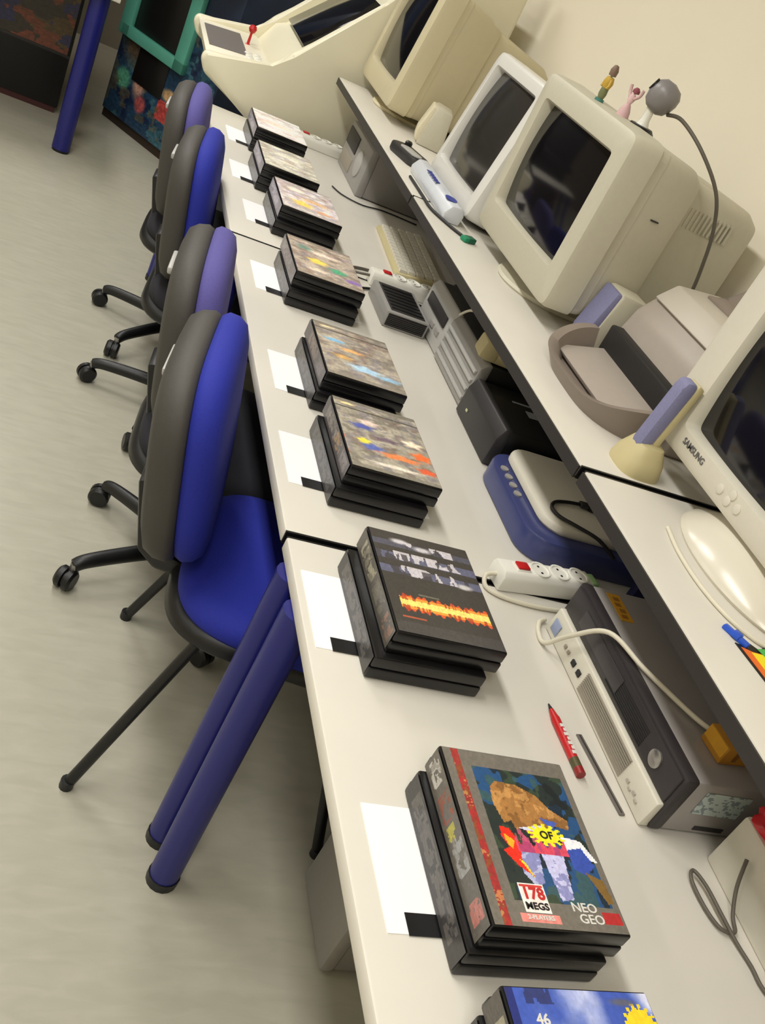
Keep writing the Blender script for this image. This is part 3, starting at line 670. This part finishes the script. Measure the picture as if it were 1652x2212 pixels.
# toys on the monitor
PINK = mat('pink_toy', (206, 168, 170), .5); 
t = thing('pink_toy', 'small pink and white toy leaning beside the webcam', 'toy', (1.10, CRT_Y-.07, CT-.001), .3); t.scale = (.68, .68, .68)
lathe('skirt', [(.0, 0), (.022, 0), (.018, .02), (.009, .04), (0, .042)], PINK, t, n=14)
lathe('top', [(.006, .04), (.012, .055), (.008, .072), (0, .075)], mat('pale_pink', (226, 190, 192), .5), t, n=14)
for s in (-1, 1): tube('arm', [(0, s*.01, .06), (.004, s*.024, .075), (.002, s*.03, .095)], .005, PINK, t, n=8)
lathe('cap', [(0, 0), (.012, .003), (.012, .012), (.005, .02), (0, .02)], mat('dark_rose', (140, 70, 80), .5), t, n=14, loc=(.004, 0, .074))
t = thing('tiny_figurine', 'tiny green and yellow figurine on top of the big beige monitor', 'figurine', (1.075, CRT_Y+.015, CT-.001), 0); t.scale = (.85, .85, .85)
lathe('feet', [(.0, 0), (.013, 0), (.012, .008), (.0, .009)], mat('teal_toy', (60, 120, 110), .5), t, n=14)
lathe('trousers', [(.008, .008), (.011, .02), (.010, .036), (0, .037)], mat('olive_toy', (118, 122, 84), .5), t, n=14)
lathe('shirt', [(.010, .036), (.014, .05), (.010, .064), (0, .066)], mat('yellow_toy', (196, 160, 60), .5), t, n=14)
lathe('hat', [(.0, .066), (.010, .068), (.011, .082), (.006, .094), (0, .096)], mat('brown_toy', (122, 98, 80), .5), t, n=14)
for s in (-1, 1): tube('arm', [(0, s*.011, .058), (-.003, s*.018, .045), (-.006, s*.017, .036)], .0035, mat('yellow_toy'), t, n=8)

# speakers
def speaker(label, loc, rz, w=.075, d=.12, h=.155, tilt=.12, cloth=None):
    t = thing('desktop_speaker', label, 'speaker', loc, rz, 'cream computer speakers')
    prism('cabinet', [(.008, 0), (d, 0), (d-.012, h*.96), (tilt*h+.012, h), (.008+.006, .03)], -w/2, w/2, BEIGE, t, .008)
    prism('grille', [(-.002, .012), (.016, .006), (tilt*h+.02, h-.006), (tilt*h+.001, h-.004), (-.004, .045)], -w/2+.004, w/2-.004, cloth or LILAC, t, .005)
    return t
speaker('cream speaker with lilac grille standing before the big beige monitor', (1.142, 1.845, SZ), 0)
speaker('cream speaker standing beyond the white tube monitor', (1.105, 3.33, SZ), -.25, .12, .10, .135, cloth=mat('cream_grille_cloth', (214, 206, 178), .7, noise=.1, nscale=400))
t = thing('desktop_speaker', 'slim lilac speaker on a cream foot between printer and SAMSUNG monitor', 'speaker', (1.058, 1.318, SZ), 0, 'cream computer speakers')
loft('foot', [[(p*s, q*s, z) for p, q in sell(24, .043, .045, 3)] for s, z in ((1.0, 0), (1.02, .006), (.9, .03), (.62, .055), (.3, .06))], BEIGED, t)
prism('slim_body', [(-.030, .04), (-.004, .035), (.012, .165), (.010, .185), (-.012, .185), (-.018, .17)], -.016, .016, LILAC, t, .008)
prism('rear_shell', [(-.006, .04), (.008, .04), (.024, .18), (.010, .186)], -.017, .017, BEIGED, t, .004)

# laser printer with flared tray
t = thing('laser_printer', 'grey beige laser printer with curved paper tray beside the lilac speaker', 'printer', (1.0, 1.39, SZ))
PRN = mat('printer_grey', (168, 158, 148), .45, noise=.04, nscale=60, bump=.02); PRND = mat('printer_taupe', (138, 126, 116), .5, noise=.05, nscale=60)
# body (rear)
prism('housing', [(.17, 0), (.40, 0), (.40, .20), (.34, .235), (.24, .225), (.185, .15), (.165, .06)], .015, .375, PRN, t, .012, seg=3)
prism('top_cover', [(.20, .19), (.235, .229), (.345, .240), (.352, .232), (.24, .218), (.21, .185)], .03, .36, mat('printer_light', (196, 188, 176), .45), t, .004)
prism('paper_feed', [(.29, .232), (.36, .232), (.385, .285), (.375, .288), (.34, .245), (.29, .241)], .06, .33, PRND, t, .004)
# paper exit mouth and output tray
box('exit_mouth', (.145, .03, .04), (.178, .36, .105), mat('printer_dark', (24, 22, 22), .6), t, .006)
def tray_outline(n, s, lift):
    out = []
    return out
N = 40; rin = []; 
outer_lo, outer_hi, inner_hi, inner_lo = [], [], [], []
for k in range(N+1):
    a = math.radians(100 + 160*k/N)             # sweeps round the front of the printer (-x side)
    ex, ey = math.copysign(abs(math.cos(a))**.7, math.cos(a)), math.copysign(abs(math.sin(a))**.62, math.sin(a))
    h = .034+.050*(abs(math.sin(a))**3)
    px, py = .185+.195*ex, .195+.195*ey
    fl = 1.0
    qx, qy = .185+.178*ex, .195+.178*ey
    outer_lo.append((.185+.170*ex, .195+.170*ey, 0)); outer_hi.append((px, py, h)); inner_hi.append((qx, qy, h)); inner_lo.append((.185+.155*ex, .195+.155*ey, .012))
bm = bmesh.new(); R = [[bm.verts.new(p) for p in r] for r in (outer_lo, outer_hi, inner_hi, inner_lo)]
for a, b in zip(R, R[1:]+R[:1]):
    for i in range(N): bm.faces.new((a[i], a[i+1], b[i+1], b[i]))
bm.faces.new([r[0] for r in R]); bm.faces.new([r[-1] for r in R][::-1])
finish('tray_wall', bm, PRND, t, smooth=50)
prism('tray_floor', [(p[0], p[1]) for p in inner_lo], .002, .014, PRND, t, axis='z')
prism('paper_support', [(.050, .018), (.16, .046), (.166, .052), (.156, .058), (.040, .030)], .05, .34, PRN, t, .004)

# package, gadget, eraser, clip, sticker
t = thing('paper_package', 'white packet with blue print lying before the white tube monitor', 'package', (.974, 2.44, SZ), .0)
prism('wrap', [(0, 0), (.05, 0), (.055, .03), (.04, .048), (.012, .046), (-.004, .022)], 0, .40, mat('packet_white', (206, 210, 216), .35, noise=.06, nscale=40), t, .006)
boxes('blue_lettering', [((.004, .18+.022*k, .0475), (.020, .194+.022*k, .0487)) for k in range(5)], TXTBL, t)
lathe('blue_oval', [(.017, 0), (.017, .0012), (0, .0012)], TXTBL, t, n=20, loc=(.022, .06, .0475), sx=1., sy=1.5)
t = thing('handheld_gadget', 'dark grey handheld gadget at the far end of the blue printed packet', 'gadget', (.985, 2.97, SZ), .3)
slab('shell', rrect(-.025, -.08, .05, .08, .03), 0, .03, DKGREY, t, .006)
slab('light_face', rrect(-.018, -.07, .02, .03, .018), .03, .034, mat('pale_grey'), t, .001)
lathe('knob', [(.012, 0), (.012, .01), (.008, .014), (0, .014)], BLACKP, t, n=16, loc=(.03, .05, .03))
tag(tube('packet_shadow', [(.955, 2.76, SZ+.0045), (.955, 2.6, SZ+.0045), (.956, 2.5, SZ+.0045), (.985, 2.41, SZ+.004), (1.01, 2.36, SZ+.004)], .0045, CABLEB), 'dark line added as the shadow edge of the blue printed packet', 'cable')  # dark tube drawn in place of the shadow along the packet
t = thing('green_eraser', 'small green rubber on the shelf before the big beige monitor', 'eraser', (1.02, 2.335, SZ), .4)
slab('rubber', rrect(-.02, -.012, .02, .012, .006), 0, .013, GREENP, t, .003)
box('sleeve', (-.006, -.0125, -.0), (.02, .0125, .0135), mat('dark_green', (14, 92, 66), .5), t, .002)
t = thing('plastic_clip', 'small blue plastic clip lying on the shelf', 'clip', (1.022, .876, SZ), math.radians(-62))
box('jaw', (-.022, -.006, 0), (.022, .006, .007), mat('bright_blue_plastic', (34, 84, 200), .35), t, .002)
box('cross_tab', (-.007, -.009, .002), (.007, .009, .009), mat('bright_blue_plastic'), t, .002)
t = thing('colourful_cutout', 'black edged cut-out in yellow, orange and green at the right edge', 'sticker', (1.026, .835, SZ), 0)
def flat(name, P, z0, z1, material): return prism(name, P, z0, z1, material, t, axis='z', smooth=0)
flat('black_outline', [(-.012, .028), (.01, .022), (.018, .034), (.03, .022), (.05, .036), (.075, .02), (.085, -.06), (.0, -.085), (-.004, -.04)], 0, .0015, BLACKP)
flat('orange_layer', [(-.006, .02), (.012, .014), (.07, .012), (.076, -.055), (.004, -.075)], .0015, .0022, mat('orange_card', (232, 112, 40), .6))
flat('yellow_layer', [(.008, .012), (.07, .01), (.072, -.05), (.014, -.06)], .0022, .0028, mat('yellow_card', (242, 222, 30), .6))
flat('green_layer', [(.024, .022), (.052, .028), (.056, .0), (.04, -.01), (.03, .006)], .0028, .0034, mat('green_card', (80, 176, 84), .6))

# ================================================================== chairs
def chair_top(t, cushion, seat_z=.44, bx=.065, rec=10, seatm=None):
    # local: faces +x; seat centre at origin
    ob = pad('seat_shell', .46, .47, .05, BLACKP, t, 4., .1, axis='z', loc=(.0, 0, seat_z-.055))
    st = pad('seat', .455, .47, .055, seatm or cushion, t, 3.6, .2, axis='z', loc=(.01, 0, seat_z-.02))
    A = math.radians(-rec)
    pad('backrest', .43, .40, .055, cushion, t, 3.4, .2, loc=(-.235+bx, 0, seat_z+.240), rot=(0, A, 0))
    sh = pad('back_shell', .44, .40, -.065, SHELL, t, 3.4, .1, loc=(-.243+bx, 0, seat_z+.235), rot=(0, A, 0))
    prism('back_bracket', [(-.23+bx, seat_z-.05), (-.05, seat_z-.055), (-.05, seat_z-.035), (-.235+bx, seat_z-.015), (-.285+bx, seat_z+.14), (-.312+bx, seat_z+.13), (-.27+bx, seat_z-.02)], -.05, .05, BLACKP, t, .008)
    box('handle_highlight', (-.006, -.055, -.008), (.006, .055, .008), mat('pale_grey'), t, .004, loc=(-.332+bx, 0, seat_z+.355), rot=(0, A, 0))  # pale bar: handle with the shell's highlight put into its colour
def office_chair(label, x, y, yaw, cushion, base_rot=0.):
    t = thing('office_chair', label, 'chair', (x, y, 0), yaw, 'swivel chairs pushed up to the desks')
    chair_top(t, cushion, seatm=mat('charcoal_upholstery', (22, 22, 30), .85, noise=.2, nscale=260, bump=.25))
    lathe('gas_column', [(.0, .07), (.026, .07), (.026, .25), (.016, .25), (.016, .40), (.0, .40)], BLACKP, t, n=16)
    lathe('hub', [(.0, .055), (.05, .055), (.045, .11), (.0, .115)], BLACKP, t, n=20)
    for k in range(5):
        a = base_rot+2*math.pi*k/5; c, s = math.cos(a), math.sin(a)
        sp = tube('base_arm', [(.03*c, .03*s, .09), (.15*c, .15*s, .088), (.27*c, .27*s, .078), (.305*c, .305*s, .066)], .022, BLACKP, t, n=10, r2=.016)
        w1 = lathe('castor', [(.0, -.022), (.022, -.022), (.028, -.016), (.028, -.004), (.02, -.002), (.02, .002), (.028, .004), (.028, .016), (.022, .022), (0, .022)], BLACKP, t, n=18, loc=(.315*c, .315*s, .028), rot=(math.pi/2, 0, a+.6))
        tube('castor_stem', [(.305*c, .305*s, .045), (.305*c, .305*s, .072)], .009, STEEL, t, n=10, curve=False)
    return t
def visitor_chair(label, x, y, yaw):
    t = thing('visitor_chair', label, 'chair', (x, y, 0), yaw)
    chair_top(t, BLUEC, .455, -.035, 12)
    z = .415
    for s in (-1, 1):
        tube('leg', [(-.268, s*.262, .006), (-.14, s*.205, z)], .0115, BLACKP, t, n=12, curve=False)
        tube('leg', [(.255, s*.25, .006), (.14, s*.205, z)], .0115, BLACKP, t, n=12, curve=False)
        tube('side_rail', [(-.15, s*.205, z-.004), (.15, s*.205, z-.004)], .0105, BLACKP, t, n=10, curve=False)
        for fx, fy in ((-.268, s*.262), (.255, s*.25)): lathe('foot_cap', [(.0, 0), (.014, 0), (.014, .02), (0, .02)], BLACKP, t, n=12, loc=(fx, fy, 0))
    for xx in (-.14, .14): tube('cross_rail', [(xx, -.205, z-.004), (xx, .205, z-.004)], .0105, BLACKP, t, n=10, curve=False)
    return t
visitor_chair('blue padded chair on thin black legs, nearest of the chairs at the desks', .641, 1.485, math.radians(-12))
office_chair('lilac backed swivel chair on castors, second along the desks', .566, 2.00, math.radians(-9), LILC, 2.49)
office_chair('blue backed swivel chair, third along the desks', .592, 2.80, math.radians(-9), BLUEC, 1.815)
office_chair('lilac backed swivel chair, farthest along the desks', .585, 3.30, math.radians(-8), LILC, 2.80)

# ================================================================== far end: arcade cabinets and table
t = thing('candy_arcade_cabinet', 'white sit-down arcade cabinet standing beyond the end of the desks', 'arcade cabinet', (0, 0, 0))
Y0, Y1 = 3.94, 4.66
prof = [(.435, .845), (.445, .875), (.70, .905), (.745, .985), (1.02, 1.27), (1.22, 1.60), (1.40, 1.66), (1.50, 1.55), (1.50, .62), (.80, .62), (.62, .725), (.46, .80)]
prism('side_panel', prof, Y0, Y0+.045, CABW, t, .014, seg=3)
prism('side_panel', prof, Y1-.045, Y1, CABW, t, .014, seg=3)
inn = [(.46, .835), (.46, .862), (.71, .885), (.76, .97), (.80, .99), (1.05, 1.25), (1.30, 1.55), (1.45, 1.5), (1.45, .64), (.80, .64), (.62, .745), (.48, .81)]
prism('inner_body', inn, Y0+.04, Y1-.04, CABW, t, 0)
prism('screen_glass', [(.80, 1.005), (1.03, 1.245), (1.02, 1.255), (.79, 1.015)], Y0+.12, Y1-.12, GLASS, t, .002)
prism('control_panel', [(.452, .860), (.70, .888), (.70, .892), (.452, .866)], Y0+.06, Y1-.06, mat('panel_white', (240, 234, 214), .35), t, .001)
box('speaker_mesh', (-.075, -.20, 0), (.075, .20, .004), mat('mesh_grey', (112, 106, 102), .5, noise=.3, nscale=300), t, loc=(.545, (Y0+Y1)/2+.02, .874), rot=(0, -.112, 0))
for k in range(3):
    for j in range(2): lathe('button', [(.0, 0), (.015, 0), (.015, .005), (.012, .009), (0, .009)], WHITEP, t, n=16, loc=(.625+j*.035, Y0+.14+k*.045, .883+j*.004), rot=(0, -.112, 0))
st_ = lathe('joystick', [(.012, 0), (.006, .004), (.005, .045), (.012, .05), (.017, .062), (.012, .075), (0, .078)], REDP, t, n=16, loc=(.64, Y0+.42, .885))
box('pedestal', (.86, Y0+.05, .0), (1.46, Y1-.05, .64), NAVY, t, .01)
box('coin_box', (.72, Y0+.10, .0), (.86, Y1-.10, .50), NAVY, t, .01)
# cabinet with teal coin door frame, turned towards the room
a0 = Vector((.228, 5.84, 0)); ang = math.atan2(5.27-5.84, .66-.228)
t = thing('arcade_cabinet', 'arcade cabinet with blue artwork and teal coin door frame in the far corner', 'arcade cabinet', a0, ang)
LL = .78
box('kick_base', (0, .012, 0), (LL, .7, .045), mat('dark_brown_kick', (48, 34, 26), .6), t, .003)
box('body', (0, .0, .045), (LL, .7, 1.75), mat('cab_navy', (30, 44, 70), .5, noise=.3, nscale=8), t, .006)
art = Canvas(80, 90, (40, 66, 92)); n1 = art.noise(5, 5, 3); n2 = art.noise(8, 8, 5)
art.put(n1 > .55, (62, 104, 116), .8); art.put(n2 < .38, (26, 38, 66), .8); art.ell(.12, .30, .1, .1, (90, 160, 130), soft=.4); art.ell(.3, .38, .09, .2, (196, 150, 130), soft=.5); art.ell(.36, .2, .07, .08, (170, 84, 84), soft=.4)
art.rect(.53, .19, .65, .34, (206, 78, 70), .9); art.ell(.62, .40, .1, .06, (206, 166, 120), soft=.4); art.ell(.18, .62, .2, .25, (92, 76, 60), soft=.6); art.ell(.3, .75, .12, .2, (166, 140, 116), soft=.5); art.put(art.noise(9, 9, 9) > .63, (104, 90, 66), .6); art.grain(.3, 8)
art.mesh('front_artwork', frame((LL/2, -.0015, .38), (1, 0, 0), (0, 0, 1)), LL-.02, .66, t)
boxes('coin_door_frame', [((.02, -.035, .45), (.54, 0, .51)), ((.0, -.035, .45), (.085, 0, .95)), ((.46, -.035, .45), (.54, 0, .95)), ((.02, -.035, .89), (.54, 0, .95))], TEAL, t, .006)
box('coin_door', (.085, -.012, .51), (.46, 0, .89), mat('coin_door_black', (24, 22, 22), .4), t, .003)
box('lower_door', (.17, -.006, .27), (.42, 0, .44), mat('coin_door_black'), t, .002)
box('control_deck', (-.01, -.22, .97), (LL+.01, 0, 1.06), BLACKP, t, .008)
# dark cabinet at the far left
t = thing('arcade_cabinet', 'black arcade cabinet with brown and orange artwork behind the blue legged table', 'arcade cabinet', (-1.01, 5.52, 0))
box('body', (0, 0, .03), (1.02, .7, 1.7), BLACKP, t, .006)
box('kick_base', (.01, .01, 0), (1.01, .69, .03), mat('dark_red_kick', (70, 30, 32), .6), t)
art = Canvas(90, 40, (52, 42, 34)); art.put(art.noise(6, 3, 2) > .5, (88, 68, 36), .9); art.put(art.noise(9, 4, 6) > .6, (36, 40, 92), .8); art.put(art.noise(9, 5, 11) > .64, (120, 58, 38), .9); art.grain(.3, 3)
art.mesh('front_artwork', frame((.51, -.0015, .47), (1, 0, 0), (0, 0, 1)), .99, .34, t)
box('trim_strip', (0, -.006, .285), (1.02, 0, .30), mat('dark_grey_plastic'), t, .002)
box('control_deck', (-.01, -.2, .95), (1.03, 0, 1.04), BLACKP, t, .008)
# blue legged table
t = thing('blue_legged_table', 'white table on thick blue legs before the black arcade cabinet', 'table', (-.45, 5.1, 0))
box('tabletop', (-.62, -.20, .735), (.60, .22, .762), DESKW, t, .004)
for sx in (-.56, .52):
    for sy in (-.12, .18):
        tube('leg', [(sx, sy, .012), (sx, sy, .735)], .042, BLUEM, t, n=18, curve=False)
        lathe('foot_cap', [(0, 0), (.04, 0), (.04, .02), (0, .02)], BLACKP, t, n=16, loc=(sx, sy, 0))
box('apron', (-.56, -.13, .69), (.52, -.11, .735), BLUEM, t, .003)
